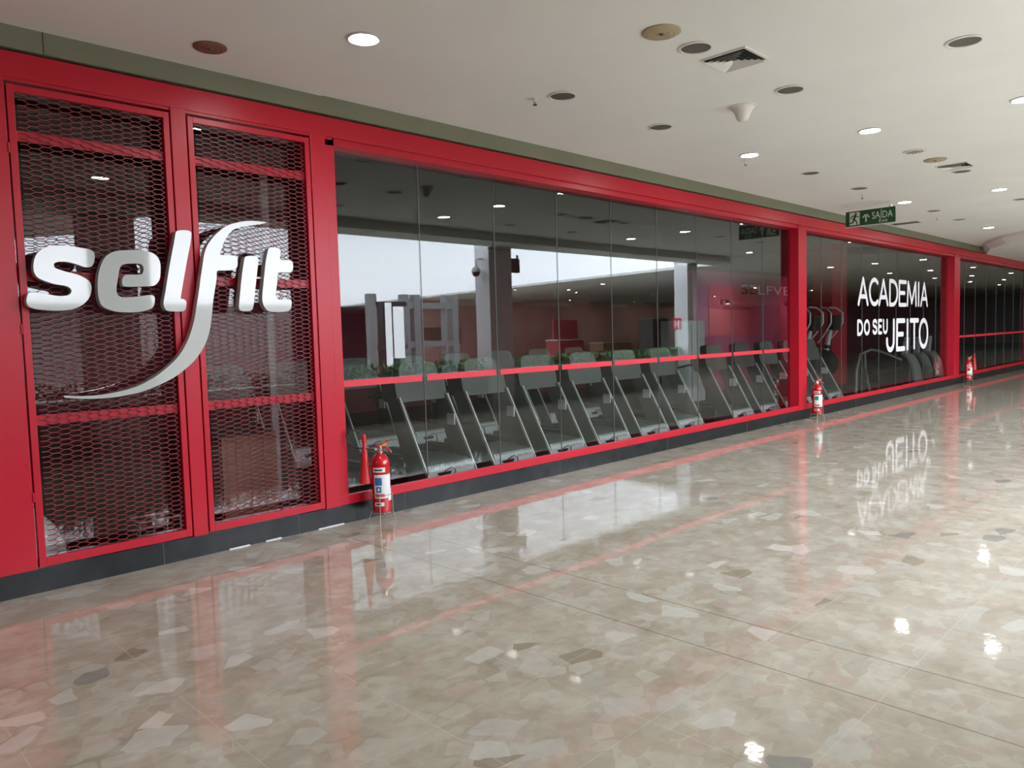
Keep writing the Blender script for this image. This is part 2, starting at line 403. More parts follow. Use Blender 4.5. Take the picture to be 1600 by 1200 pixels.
# ------------------------------------------------------------------ the big raised logo
LOGO = {
  's': [(1.47,2.174),(1.52,2.168),(1.549,2.149),(1.553,2.124),(1.546,2.087),(1.533,2.062),(1.513,2.053),(1.488,2.054),(1.458,2.064),(1.421,2.075),(1.378,2.082),(1.341,2.079),(1.32,2.068),(1.318,2.05),(1.33,2.037),(1.385,2.019),(1.444,2.004),(1.481,1.987),(1.513,1.961),(1.522,1.927),(1.517,1.89),(1.501,1.853),(1.471,1.819),(1.437,1.798),(1.392,1.782),(1.328,1.776),(1.26,1.779),(1.193,1.788),(1.164,1.805),(1.157,1.831),(1.162,1.86),(1.171,1.881),(1.189,1.888),(1.22,1.886),(1.291,1.873),(1.333,1.867),(1.376,1.87),(1.398,1.882),(1.406,1.903),(1.395,1.921),(1.369,1.932),(1.316,1.94),(1.26,1.959),(1.225,1.979),(1.209,2.007),(1.206,2.042),(1.214,2.089),(1.235,2.131),(1.267,2.159),(1.31,2.175),(1.363,2.182),(1.416,2.182)],
  'e': [(1.696,2.168),(1.774,2.177),(1.847,2.179),(1.908,2.167),(1.943,2.138),(1.958,2.094),(1.955,2.029),(1.944,1.983),(1.914,1.949),(1.876,1.941),(1.802,1.937),(1.73,1.935),(1.71,1.944),(1.709,1.976),(1.719,2.001),(1.741,2.013),(1.807,2.016),(1.834,2.021),(1.846,2.044),(1.846,2.069),(1.832,2.086),(1.799,2.09),(1.751,2.086),(1.715,2.076),(1.697,2.05),(1.683,1.987),(1.671,1.924),(1.673,1.887),(1.691,1.868),(1.726,1.864),(1.798,1.87),(1.86,1.88),(1.891,1.881),(1.908,1.865),(1.903,1.82),(1.886,1.794),(1.842,1.777),(1.78,1.766),(1.708,1.766),(1.644,1.774),(1.588,1.798),(1.565,1.835),(1.558,1.891),(1.56,1.953),(1.569,2.015),(1.587,2.071),(1.613,2.121),(1.649,2.151)],
  'l': [(2.072,2.311),(2.083,2.326),(2.119,2.334),(2.162,2.334),(2.179,2.322),(2.178,2.297),(2.168,2.239),(2.149,2.165),(2.125,2.064),(2.102,1.962),(2.086,1.89),(2.082,1.861),(2.1,1.857),(2.117,1.843),(2.117,1.818),(2.11,1.789),(2.095,1.774),(2.059,1.771),(2.003,1.773),(1.979,1.781),(1.965,1.81),(1.967,1.845),(1.983,1.916),(2.007,2.03),(2.035,2.152),(2.058,2.246)],
  'f': [(2.736,2.441),(2.658,2.444),(2.577,2.434),(2.497,2.413),(2.433,2.386),(2.369,2.336),(2.321,2.285),(2.284,2.231),(2.262,2.172),(2.247,2.098),(2.227,2.002),(2.209,1.906),(2.192,1.827),(2.172,1.732),(2.145,1.645),(2.104,1.551),(2.042,1.459),(1.967,1.39),(1.874,1.324),(1.771,1.274),(1.678,1.25),(1.589,1.236),(1.495,1.229),(1.405,1.233),(1.332,1.242),(1.331,1.229),(1.404,1.218),(1.494,1.209),(1.587,1.208),(1.676,1.215),(1.782,1.231),(1.891,1.266),(2.005,1.316),(2.094,1.376),(2.171,1.446),(2.235,1.54),(2.274,1.643),(2.295,1.754),(2.308,1.843),(2.328,1.938),(2.344,2.013),(2.35,2.061),(2.4,2.067),(2.463,2.073),(2.491,2.086),(2.504,2.109),(2.506,2.154),(2.495,2.173),(2.46,2.178),(2.379,2.179),(2.389,2.216),(2.411,2.269),(2.445,2.323),(2.478,2.359),(2.526,2.382),(2.599,2.403),(2.673,2.42),(2.736,2.433)],
  'i': [(2.562,2.165),(2.579,2.179),(2.62,2.183),(2.652,2.179),(2.666,2.162),(2.661,2.108),(2.645,2.015),(2.628,1.914),(2.613,1.822),(2.599,1.787),(2.574,1.775),(2.525,1.775),(2.502,1.787),(2.5,1.821),(2.516,1.927),(2.536,2.05),(2.552,2.126)],
  't': [(2.751,2.237),(2.768,2.251),(2.823,2.255),(2.848,2.242),(2.851,2.211),(2.843,2.179),(2.853,2.165),(2.896,2.166),(2.931,2.164),(2.95,2.145),(2.947,2.097),(2.931,2.076),(2.891,2.072),(2.839,2.07),(2.82,2.06),(2.812,1.997),(2.797,1.918),(2.802,1.878),(2.828,1.863),(2.898,1.865),(2.922,1.852),(2.922,1.824),(2.912,1.792),(2.876,1.772),(2.789,1.768),(2.73,1.775),(2.698,1.807),(2.684,1.853),(2.689,1.916),(2.706,2.025),(2.724,2.134),(2.737,2.189)],
}
lg = thing('storefront_logo', 'large raised white lowercase letters selfit with a long swoosh mounted on the red mesh gates', 'sign', (2.1, -.11, 1.2))
for k, pts in LOGO.items():
    pp = smooth_loop(pts, 3)
    b = MB().prism([(x-2.1, z-1.2) for x, z in pp], 'xz', 0, .062)
    o = b.build('letter', M_letter, lg, bevel=0); o['label'] = 'raised white letter ' + k
    xs = [p[0] for p in pts]; zs = [p[1] for p in pts]
    cxx = sum(xs)/len(xs)-2.1; zz = {'f': 1.95, 's': 1.82, 'e': 1.82}.get(k, 2.0)-1.2
    px = {'s': 1.40, 'e': 1.80, 'l': 2.08, 'f': 2.27, 'i': 2.58, 't': 2.74}[k]-2.1
    MB().tube([(px, .055, zz), (px, .09, zz)], .008, 8).build('standoff', M_chrome, o)

# ------------------------------------------------------------------ vinyl lettering on the second bay
def strokes(letter):
    def arc(cx, cz, rx, rz, a, b, n=14): return [(cx+rx*math.cos(math.radians(a+(b-a)*i/n)), cz+rz*math.sin(math.radians(a+(b-a)*i/n))) for i in range(n+1)]
    return {
     'A': [[(0,0),(.5,1),(1,0)], [(.2,.30),(.8,.30)]],
     'C': [arc(.58,.5,.58,.5,48,312)],
     'D': [[(0,0),(0,1),(.35,1)]+arc(.35,.5,.65,.5,90,-90)+[(0,0)]],
     'E': [[(1,1),(0,1),(0,0),(1,0)], [(0,.52),(.8,.52)]],
     'M': [[(0,0),(.08,1),(.5,.1),(.92,1),(1,0)]],
     'I': [[(.5,0),(.5,1)]],
     'O': [arc(.5,.5,.5,.5,0,360,24)],
     'S': [arc(.5,.76,.46,.24,20,270,12)+arc(.5,.26,.5,.26,90,-160,12)[1:]],
     'U': [[(0,1),(0,.35)]+arc(.5,.33,.5,.33,180,360,12)+[(1,1)]],
     'J': [[(.95,1),(.95,.3)]+arc(.5,.28,.45,.28,0,-180,12)+[(.05,.36)]],
     'T': [[(0,1),(1,1)], [(.5,1),(.5,0)]],
    }[letter]
vt = thing('window_lettering', 'white vinyl slogan ACADEMIA DO SEU JEITO stuck on the glass of the third storefront bay', 'lettering', (15, YG-.005, .94))
words = [('ACADEMIA', 1.90, 2.475, .085, [(14.97,15.52),(15.54,16.07),(16.06,16.62),(16.67,17.2),(17.24,17.73),(17.75,18.41),(18.46,18.62),(18.66,19.19)]),
         ('DO', 1.325, 1.645, .065, [(14.95,15.24),(15.29,15.60)]), ('SEU', 1.33, 1.65, .065, [(15.74,16.0),(16.05,16.27),(16.32,16.59)]),
         ('JEITO', .945, 1.655, .105, [(16.48,17.03),(17.10,17.66),(17.70,17.92),(17.96,18.56),(18.57,19.24)])]
for wd, z0, z1, sw, xs in words:
    for ch, (xa, xb) in zip(wd, xs):
        b = MB(); h = sw/2; k = 0
        for st in strokes(ch):
            P_ = [(xa+h+p[0]*(xb-xa-sw)-15, z0+h+p[1]*(z1-z0-sw)-.94) for p in st]
            for i in range(len(P_)-1):
                b.capsule(P_[i], P_[i+1], sw, -.0012-.00004*k, 0, 6); k += 1
        b.build('letter', M_white, vt)

# ------------------------------------------------------------------ ceiling fittings
lamp0 = None
def zceil(x): return CZ-.16 if x > 19.9 else (CZ-.006 if x < 3.3 else CZ)
LX = [2.90+5.16*k for k in range(-2, 9)]
rowname = ['row beside the storefront', 'middle row', 'row nearest the atrium']
def make_lamp():
    t = thing('ceiling_downlight', 'x', 'ceiling light', (0,0,0), 0, 'lit round downlights of the corridor ceiling')
    MB().lathe([(.105, 0), (.112, -.006), (.098, -.012), (.090, -.008), (.090, .0)], seg=32).build('rim', M_rim, t, smooth=True)
    MB().lathe([(.0001, -.010), (.06, -.010), (.090, -.006)], seg=32).build('diffuser', M_lamp, t)
    return t
order = ['nearest the camera side, above the mesh gates', 'in line with the middle of the long treadmill window', 'near the hanging exit sign', 'past the hanging exit sign']
for i, y in enumerate((-1.25, -2.56, -3.87)):
    for k, xx in enumerate(LX):
        if lamp0 is None: lamp0 = make_lamp(); o = lamp0; o.location = (xx, y, zceil(xx))
        else: o = dup(lamp0, (xx, y, zceil(xx)))
        where = {0: 'behind the camera', 1: 'left of the camera', 2: 'above the mesh gates', 3: 'above the treadmill window', 4: 'beside the hanging exit sign', 5: 'before the dropped ceiling'}.get(k, '%s along the dropped far ceiling' % ['first','second','third','fourth','fifth'][max(0, min(4, k-6))])
        o['label'] = 'lit round white downlight, %s, %s' % (rowname[i], where)
can0 = None
cans = [(4.81,-1.29,'first dark one beyond the lit lamp over the gates'),(6.26,-1.27,'second dark one beyond the lit lamp over the gates'),(9.65,-1.26,'first past the lit lamp over the treadmills'),(11.31,-1.25,'second past the lit lamp over the treadmills'),
        (14.7,-1.25,'just past the exit sign'),(16.4,-1.22,'second past the exit sign'),(4.73,-2.59,'between yellowed grille and air diffuser'),(6.15,-2.61,'past the square air diffuser'),
        (11.2,-2.58,'right beside the far air diffuser'),(6.08,-3.9,'at the top right of the view'),(14.6,-2.57,'middle row past the exit sign'),(16.4,-2.57,'middle row before the dropped ceiling'),
        (9.6,-3.88,'atrium row beyond the view'),(11.3,-3.88,'atrium row, second beyond the view'),(4.75,-3.9,'atrium row nearest the camera')]
for x, y, s in cans:
    if can0 is None:
        can0 = thing('recessed_can', 'x', 'ceiling fitting', (0,0,0), 0, 'unlit dark round ceiling cans')
        MB().lathe([(.118, 0), (.122, -.006), (.104, -.010), (.100, -.004)], seg=32).build('rim', M_rim, can0, smooth=True)
        MB().lathe([(.0001, -.003), (.102, -.003)], seg=32).build('dark_insert', M_can, can0)
        o = can0; o.location = (x, y, CZ)
    else: o = dup(can0, (x, y, CZ))
    o['label'] = 'unlit dark round ceiling can, ' + s
def disc(name, lab, cat, x, y, r, m, z=CZ, group=None):
    t = thing(name, lab, cat, (x, y, z), 0, group)
    MB().lathe([(r, 0), (r*1.02, -.008), (r*.9, -.016), (.0001, -.016)], seg=32).build('cover', m, t, smooth=True)
    g = MB()
    for q in (.75, .5, .25): g.lathe([(r*q, -.0165), (r*q-.006, -.0185), (r*q-.012, -.0165)], seg=24)
    g.build('grille_ring', m, t)
    MB().lathe([(.016, -.016), (.014, -.022), (.0001, -.022)], seg=12).build('centre_cap', M_can, t)
    return t
disc('round_cover', 'brown round cover on the ceiling beside the olive fascia above the gates', 'ceiling fitting', 2.22, -.48, .105, M_brown, CZ-.006)
disc('ceiling_speaker', 'yellowed round speaker grille nearest the camera, beside a dark can', 'speaker', 4.31, -2.59, .125, M_brass)
disc('ceiling_speaker', 'yellowed round speaker grille beside the far air diffuser', 'speaker', 10.13, -2.57, .125, M_brass)
def spk(x, y, lab):
    t = thing('perforated_cover', lab, 'ceiling fitting', (x, y, CZ))
    MB().lathe([(.118, 0), (.122, -.006), (.104, -.010), (.0001, -.008)], seg=32).build('cover', M_offwhite, t, smooth=True)
    b = MB()
    for i in range(-2, 3):
        for j in range(-2, 3):
            if i*i+j*j < 7: b.box(i*.036-.012, i*.036+.012, j*.036-.012, j*.036+.012, -.0105, -.008)
    b.build('slot', M_can, t)
spk(9.45, -2.55, 'round perforated ceiling cover between exit sign and far diffuser')
def diffuser(x, y, w, lab):
    t = thing('air_diffuser', lab, 'air vent', (x, y, CZ))
    h = w/2
    MB().box(-h, h, -h, -h+.02, -.008, 0).box(-h, h, h-.02, h, -.008, 0).box(-h, -h+.02, -h+.02, h-.02, -.008, 0).box(h-.02, h, -h+.02, h-.02, -.008, 0).build('frame', M_vent, t)
    MB().box(-h+.02, h-.02, -h+.02, h-.02, -.001, 0).build('backing', M_ventdark, t)
    for k in range(4):
        a = h-.025-k*.034; c = a-.030
        if c < .01: c = .008
        vs = [(-a,-a,-.024),(a,-a,-.024),(a,a,-.024),(-a,a,-.024),(-c,-c,-.002),(c,-c,-.002),(c,c,-.002),(-c,c,-.002)]
        MB().add(vs, [(0,1,5,4),(1,2,6,5),(2,3,7,6),(3,0,4,7)]).build('louvre', M_vent, t)
diffuser(5.15, -2.655, .36, 'square white louvred air diffuser near the yellowed speaker grille')
diffuser(10.75, -2.62, .36, 'far square louvred air diffuser beyond the lit middle lamp')
t = thing('linear_vent', 'dark slotted ceiling vent near the olive fascia past the exit sign', 'air vent', (16.0, -.39, CZ))
MB().box(-.15, .15, -.26, .26, -.006, 0).build('frame', M_vent, t); MB().box(-.13, .13, -.24, .24, -.008, -.005).build('slot', M_can, t)
# cone-shaped fitting
t = thing('ceiling_cone', 'white downward cone-shaped ceiling fitting between dark cans', 'ceiling fitting', (6.29, -2.11, CZ))
MB().lathe([(.115, 0), (.10, -.012), (.072, -.05), (.058, -.09), (.045, -.118), (.02, -.13), (.0001, -.132)], seg=24).build('cone', M_offwhite, t, smooth=True)
MB().lathe([(.125, 0), (.125, -.006), (.09, -.008)], seg=24).build('flange', M_offwhite, t, smooth=True)
spr = None
for x, y, s in ((4.69, -1.09, 'near the first dark can'), (8.31, -1.07, 'beside the lit lamp over the treadmills'), (11.96, -1.05, 'just before the exit sign'), (15.6, -1.05, 'past the exit sign')):
    if spr is None:
        spr = thing('fire_sprinkler', 'x', 'sprinkler', (0,0,0), 0, 'ceiling sprinklers')
        MB().lathe([(.03, 0), (.028, -.006), (.010, -.008), (.009, -.03), (.0001, -.03)], seg=14).build('escutcheon', M_offwhite, spr)
        MB().bar((-.012, 0, -.03), (0, 0, -.052), .004, .004).bar((.012, 0, -.03), (0, 0, -.052), .004, .004).lathe([(.0001, -.052), (.02, -.052), (.02, -.055), (.0001, -.055)], seg=12).build('deflector', M_dark, spr)
        o = spr; o.location = (x, y, CZ)
    else: o = dup(spr, (x, y, CZ))
    o['label'] = 'small dark ceiling sprinkler ' + s

# ------------------------------------------------------------------ hanging exit sign
t = thing('exit_sign', 'green hanging exit sign reading SAÍDA Exit with running figure and arrow', 'exit sign', (12.9, -.44, 3.165), -PI/2)
SW, SH = .775, .245
MB().box(0, SW, 0, .018, 0, SH).build('board', M_signgreen, t)
MB().box(-.004, SW+.004, -.006, .024, -.014, .0).build('bottom_rail', M_trimpale, t)
MB().box(.065, .225, -.002, 0, .02, SH-.02).build('pictogram', M_signpale, t)
rn = MB(); sx0, sz0 = .07, .025
def rs(a, b2, w): rn.capsule((sx0+a[0]*.15, sz0+a[1]*.195), (sx0+b2[0]*.15, sz0+b2[1]*.195), w, -.0035, -.002)
rs((.62,.90),(.63,.91),.032); rs((.58,.74),(.42,.42),.034); rs((.58,.76),(.92,.60),.014); rs((.55,.76),(.22,.72),.014); rs((.22,.72),(.12,.52),.014)
rs((.42,.42),(.68,.28),.02); rs((.68,.28),(.78,.0),.018); rs((.42,.40),(.30,.18),.02); rs((.30,.18),(-.02,.14),.018)
rn.build('running_figure', M_signgreen, t)
ar = MB().capsule((.325,.06), (.325,.17), .022, -.003, 0).capsule((.325,.18), (.28,.13), .022, -.003, 0).capsule((.325,.18), (.37,.13), .022, -.003, 0)
ar.build('arrow', M_signpale, t)
put_text('SAÍDA', .42, .735, .085, .225, -.001).build('lettering', M_signpale, t)
put_text('Exit', .53, .66, .02, .07, -.001).build('lettering', M_signpale, t)
for x in (.06, .70): MB().tube([(x, .009, SH), (x, .009, SH+.09)], .006, 8).build('hanger', M_offwhite, t)
for x in (.06, .70): MB().lathe([(.0001, SH+.035), (.02, SH+.03), (.022, SH+.012), (.012, SH)], (x, .009, 0), 12).build('clip', M_offwhite, t, smooth=True)

# ------------------------------------------------------------------ fire extinguishers
def extinguisher(loc, rz, label, lab_m, flip=1, horn=True, group='red fire extinguishers on wire stands', standlab=''):
    """front with the label faces local -y; horn on local -x (flip=1) or +x"""
    st = thing('extinguisher_stand', standlab, 'stand', (loc[0], loc[1], 0), rz, 'wire extinguisher stands')
    r = .083
    ring = [( (r+.004)*math.cos(2*PI*k/24), (r+.004)*math.sin(2*PI*k/24)) for k in range(25)]
    MB().tube([(a, b2, .235) for a, b2 in ring], .003, 6).build('upper_ring', M_wire, st, smooth=True)
    MB().tube([(a, b2, .082) for a, b2 in ring], .003, 6).build('lower_ring', M_wire, st, smooth=True)
    for a in (-100, -10, 80, 170):
        c, s = math.cos(math.radians(a)), math.sin(math.radians(a)); q = r+.008
        MB().tube([(c*q, s*q, .24), (c*q, s*q, .09), (c*(q+.022), s*(q+.022), .003)], .0032, 6).build('leg', M_wire, st, smooth=True)
    MB().box(-.07, .07, -.004, .004, .074, .080).box(-.004, .004, -.07, .07, .074, .080).build('cross_support', M_wire, st)
    e = thing('fire_extinguisher', label, 'fire extinguisher', (loc[0], loc[1], .082), rz, group)
    MB().lathe([(.0001, 0), (.066, 0), (.076, .006), (.078, .02), (.078, .40), (.074, .435), (.060, .465), (.040, .485), (.024, .495), (.022, .505)], seg=36).build('body', M_extred, e, smooth=True)
    MB().lathe([(.022, .50), (.026, .505), (.026, .515), (.018, .52), (.018, .56), (.0001, .56)], seg=18).build('valve', M_chrome, e, smooth=True)
    MB().bar((-.02, 0, .56), (.085, 0, .61), .022, .012).bar((-.02, 0, .54), (-.02, 0, .57), .02, .02).build('lever', M_extred, e)
    MB().tube([(0, 0, .545), (.04, 0, .545), (.075, 0, .53), (.095, 0, .50)], [.008, .008, .007, .005], 8).build('handle', M_extred, e, smooth=True)
    MB().bar((.02, -.014, .565), (.06, -.014, .575), .006, .018).build('seal_tag', M_yellow, e)
    def patch(z0, z1, a0, a1, m, name, off=.0012, par=e):
        rr = .078+off; vs = []; n = 10
        for k in range(n+1):
            a = math.radians(a0+(a1-a0)*k/n)
            vs += [(rr*math.cos(a), rr*math.sin(a), z0), (rr*math.cos(a), rr*math.sin(a), z1)]
        return MB().add(vs, [(2*k, 2*k+2, 2*k+3, 2*k+1) for k in range(n)]).build(name, m, par, smooth=True)
    L1 = patch(.345, .385, -140, -62, M_label, 'top_label'); patch(.358, .372, -132, -80, M_ink, 'print', .002, L1)
    L2 = patch(.125, .325, -135, -20, M_label, 'main_label')
    patch(.235, .30, -130, -85, lab_m, 'emblem', .002, L2)
    if lab_m is M_blue:
        patch(.175, .225, -122, -90, M_blue, 'emblem', .002, L2); patch(.190, .210, -112, -100, M_label, 'emblem', .0026, L2)
        patch(.10, .20, -45, -5, M_label, 'side_label')
    for z in (.155, .140): patch(z, z+.008, -130, -70, M_redink, 'print', .002, L2)
    L3 = patch(.060, .092, -135, -75, M_label, 'bottom_label'); patch(.070, .084, -125, -95, M_ink, 'print', .002, L3)
    f = -flip
    if horn:
        hx = .125*f
        hs = []
        hp = [(hx*1.02, 0, .525), (hx*1.0, 0, .565), (hx*1.0, 0, .59)]
        MB().tube([(0, 0, .53), (.04*f, 0, .53), (.10*f, -.01, .54), (.20*f, -.015, .555), (.265*f, -.01, .60), (.275*f, 0, .66), (.245*f, 0, .705), (.20*f, 0, .70), (.16*f, 0, .67)], .0065, 8).build('hose', M_black, e, smooth=True)
        MB().tube([(.045*f, 0, .53), (.02*f, 0, .53)], .012, 10).build('hose_coupling', M_brass, e, smooth=True)
        # long horn: slim grip on top flaring to an open cone
        px = .128*f
        prof = [(.011, .665), (.017, .655), (.017, .60), (.013, .595), (.018, .56), (.034, .40), (.052, .255), (.055, .25), (.048, .256), (.030, .40), (.0001, .55)]
        MB().lathe(prof, (px, -.0, 0), 24).build('horn', M_hornred, e, smooth=True)
        MB().lathe([(.019, .615), (.021, .61), (.021, .60), (.019, .595)], (px, 0, 0), 16).build('horn_collar', M_hornred, e)
    else:
        MB().tube([(0, 0, .53), (.04*f, 0, .53), (.10*f, 0, .50), (.12*f, 0, .43), (.105*f, 0, .34), (.09*f, 0, .30)], .0065, 8).build('hose', M_black, e, smooth=True)
        MB().tube([(.09*f, 0, .31), (.086*f, 0, .24)], [.012, .009], 10).build('nozzle', M_black, e, smooth=True)
        MB().lathe([(.0001, 0), (.02, .002), (.02, .006), (.0001, .008)], (0, -.03, .53), 14, axis='y').build('pressure_gauge', M_label, e)
    return e
extinguisher((3.63, -.19, 0), -.62, 'red fire extinguisher with horn and blue label squares beside the mesh gates', M_blue, 1, True, standlab='thin wire stand under the extinguisher beside the mesh gates')
extinguisher((12.36, -.19, 0), -1.0, 'red fire extinguisher with green label square below the red post past the treadmill window', M_green, 1, False, standlab='thin wire stand under the extinguisher with green label')
extinguisher((21.32, -.19, 0), -1.0, 'far red fire extinguisher with horn at the right-hand post past the slogan', M_extred, -1, True, standlab='thin wire stand under the farthest extinguisher')
# reflections along the plinth, drawn as thin white strips
for x0, x1, s in ((2.66, 2.79, 'shortest, middle one'), (2.37, 2.53, 'leftmost one'), (3.12, 3.36, 'longest, next to the dark floor joint')):
    tag(MB().box(x0, x1, -.024, -.0125, 0, .008).build('reflection_strip', M_white), 'thin white strip drawn for a reflection at the plinth below the gates, ' + s, 'strip', 'white reflection strips along the plinth')

# ------------------------------------------------------------------ treadmills
def make_treadmill():
    t = thing('treadmill', 'x', 'treadmill', (0,0,0), 0, 'treadmills facing the window')
    MB().box(-.30, .30, .38, 1.95, .05, .15).build('deck_frame', M_dark, t)
    MB().box(-.24, .24, .40, 1.90, .15, .162).build('running_belt', M_belt, t)
    for s in (-1, 1): MB().box(min(s*.25, s*.335), max(s*.25, s*.335), .36, 1.92, .13, .185).build('side_rail', M_side, t, bevel=.006)
    h = MB().prism([(0, .03), (0, .12), (.035, .262), (.06, .262), (.06, .03)], 'yz', -.30, .30).build('motor_hood', M_hood, t, bevel=.006)
    MB().prism([(.06, .03), (.06, .262), (.16, .275), (.55, .30), (.66, .19), (.66, .03)], 'yz', -.30, .30).build('hood_top', M_hoodtop, t, bevel=.006)
    v = MB()
    for k in range(16):
        x = -.27+k*.0355; v.prism([(x, 0), (x+.022, 0), (x+.011, -.016)], 'xz', -.002, .002)
    # lay the vent teeth along the hood's top front edge
    v.v = [(x, .030+.24*zz+.001*0-.003, .258+.98*zz) for x, yy, zz in v.v] if False else [(x, .033+yy+zz*.24, .257+zz*.97) for x, yy, zz in v.v]
    v.build('vent_slots', M_dark, h)
    s = MB().prism([(-.20, .185), (-.02, .185), (-.045, .145), (-.175, .145)], 'xz', -.004, .012)
    s.v = [(x, y+.005, z) for x, y, z in s.v]; s.build('socket', M_dark, h)
    MB().tube([(-.11, .006, .19), (-.03, -.004, .222), (.02, -.004, .20), (.03, -.006, .12), (.03, -.006, .04)], .005, 6).build('power_cord', M_dark, h, smooth=True)
    tx = put_text('MATRIX', .05, .27, .195, .222, 0, .001); tx.v = [(x, y+.0175+(z-.195)*.25, z) for x, y, z in tx.v]; tx.build('lettering', M_dark, h)
    for s_ in (-1, 1):
        a, b2 = (s_*.335, s_*.300) if s_ < 0 else (s_*.300, s_*.335)
        u = MB().prism([(0.004, .03), (.004, .13), (.45, .93), (.62, .93), (.62, .86), (.32, .14), (.32, .03)], 'yz', min(a, b2), max(a, b2)).build('upright', M_side, t)
        e = MB(); xm = s_*.3175
        e.bar((xm, -.004, .12), (xm, .446, .928), .032, .016, up=(1, 0, 0)); e.build('edge_trim', M_alu, u)
    MB().box(.285, .299, .30, .42, .60, .72).build('warning_label', M_label, t)
    half = [(.30, .878), (.332, .90), (.335, 1.0), (.333, 1.085), (.315, 1.11), (.275, 1.122), (.262, 1.14), (.256, 1.20), (.24, 1.25), (.20, 1.282), (.10, 1.292)]
    c = half + [(-x, z) for x, z in half[::-1]]
    cb = MB(); n = len(c)
    def sh(z): return .45 + (z-.875)*.22
    vs = [(x, sh(z), z) for x, z in c] + [(x*.98, sh(z)+(.26 if z < 1.11 else .12), z-.01) for x, z in c]
    cb.add(vs, [tuple(range(n-1, -1, -1)), tuple(range(n, 2*n))] + [(i, (i+1) % n, n+(i+1) % n, n+i) for i in range(n)])
    c = cb.build('console', M_console, t, bevel=.008)
    MB().box(-.17, .17, .645, .66, 1.13, 1.26).build('display', M_screen, c)
    for s_ in (-1, 1): MB().tube([(s_*.29, .62, .95), (s_*.30, .80, .97), (s_*.30, 1.02, .92)], .017, 8).build('handrail', M_dark, t, smooth=True)
    return t
tm = make_treadmill()
xs1 = [4.56+.902*k for k in range(6)] + [10.60, 11.52, 12.40, 13.32, 14.21]
words_ = ['first', 'second', 'third', 'fourth', 'fifth', 'sixth', 'seventh', 'eighth', 'ninth', 'tenth', 'eleventh']
for k, x in enumerate(xs1):
    lab = 'treadmill in the front row at the window, %s from the mesh gates' % words_[k]
    if k == 10: lab = 'treadmill in the front row right behind the extinguisher with the green label'
    if k == 0: o = tm; o.location = (x+.335, .36, 0); o['label'] = lab
    else: o = dup(tm, (x+.335, .36, 0), None, lab)
for k in range(8):
    o = dup(tm, (3.45+.335+.902*k, 2.62, 0), None, 'treadmill in the second row, %s from the left, behind the front row' % words_[k]); o['group'] = 'treadmills of the second row'

# ------------------------------------------------------------------ other gym machines
def elliptical(x, y, lab):
    t = thing('elliptical_trainer', lab, 'exercise machine', (x, y, 0), 0, 'elliptical trainers')
    MB().box(-.28, .28, -.1, .02, 0, .08).box(-.05, .05, -.1, 1.3, .03, .12).box(-.28, .28, 1.25, 1.33, 0, .08).build('base_frame', M_dark, t, bevel=.01)
    MB().lathe([(.0001, -.17), (.22, -.16), (.33, -.10), (.36, 0), (.33, .10), (.22, .16), (.0001, .17)], (0, .35, .66), 32, axis='x').build('flywheel_housing', M_dark, t, smooth=True)
    MB().prism([(.1, .1), (.55, .1), (.45, .5), (.2, .5)], 'yz', -.12, .12).build('lower_housing', M_dark, t, bevel=.02)
    MB().tube([(0, .28, .85), (0, .22, 1.2), (0, .16, 1.48)], [.075, .06, .05], 10).build('mast', M_alu, t, smooth=True)
    MB().tube([(0, .25, 1.02), (0, .24, 1.10)], .082, 10).build('mast_joint', M_dark, t, smooth=True)
    MB().prism([(.02, 1.42), (.20, 1.48), (.10, 1.78), (-.02, 1.75)], 'yz', -.2, .2).build('console', M_dark, t, bevel=.02)
    for s in (-1, 1):
        MB().tube([(s*.26, .35, 1.15), (s*.30, .18, 1.35), (s*.33, .02, 1.6), (s*.33, .02, 1.82), (s*.28, .14, 1.94), (s*.2, .28, 1.96)], .02, 10).build('handlebar', M_alu, t, smooth=True)
        MB().tube([(s*.2, .35, .5), (s*.22, .9, .35), (s*.2, 1.25, .2)], .025, 8).build('pedal_arm', M_dark, t, smooth=True)
elliptical(16.35, 1.5, 'black elliptical trainer with silver mast, left one next to the red post')
elliptical(17.45, 1.5, 'black elliptical trainer with round flywheel housing beside the red column')
def climber(x, lab):
    t = thing('stair_climber', lab, 'exercise machine', (x, .7, 0), 0, 'curved machines under the slogan')
    arc = [(.02+.30*(1-math.cos(a))*1.0, .04+.74*math.sin(a)) for a in [PI/2*k/10 for k in range(11)]]
    inner = [(p[0]+.05, p[1]-.03) for p in arc[::-1]]
    MB().prism(arc+inner, 'yz', -.26, .26).build('curved_fender', M_graysteel, t, smooth=False)
    MB().prism([(.07, .02), (.10, .35), (.25, .66), (.40, .72), (1.2, .5), (1.3, .02)], 'yz', -.2, .2).build('body', M_dark, t)
    MB().prism([(.30, .76), (.40, .76), (.34, 1.18), (.27, 1.18)], 'yz', -.1, .1).build('mast', M_alu, t)
    MB().tube([(-.28, .9, .9), (-.28, .3, 1.12), (.28, .3, 1.12), (.28, .9, .9)], .02, 8).build('handrail', M_dark, t, smooth=True)
climber(20.55, 'machine with curved grey fender below the letter J, leftmost of three')
climber(21.45, 'machine with curved grey fender, middle of three under the slogan')
climber(22.35, 'machine with curved grey fender, rightmost of three, beside the far post')
t = thing('exercise_bench', 'low arched dark tubular machine frame below the words DO SEU', 'exercise machine', (17.2, 1.0, 0))
MB().tube([(0, 0, .02), (.02, 0, .5), (.25, 0, .88), (.9, 0, .96), (1.6, 0, .88), (2.9, 0, .64)], .03, 8).build('arched_tube', M_graysteel, t, smooth=True)
MB().tube([(.5, .0, .92), (.55, 0, .5), (.8, 0, .02)], .028, 8).build('strut', M_graysteel, t, smooth=True)
MB().tube([(2.9, 0, .64), (2.95, 0, .02)], .028, 8).build('strut', M_dark, t, smooth=True)
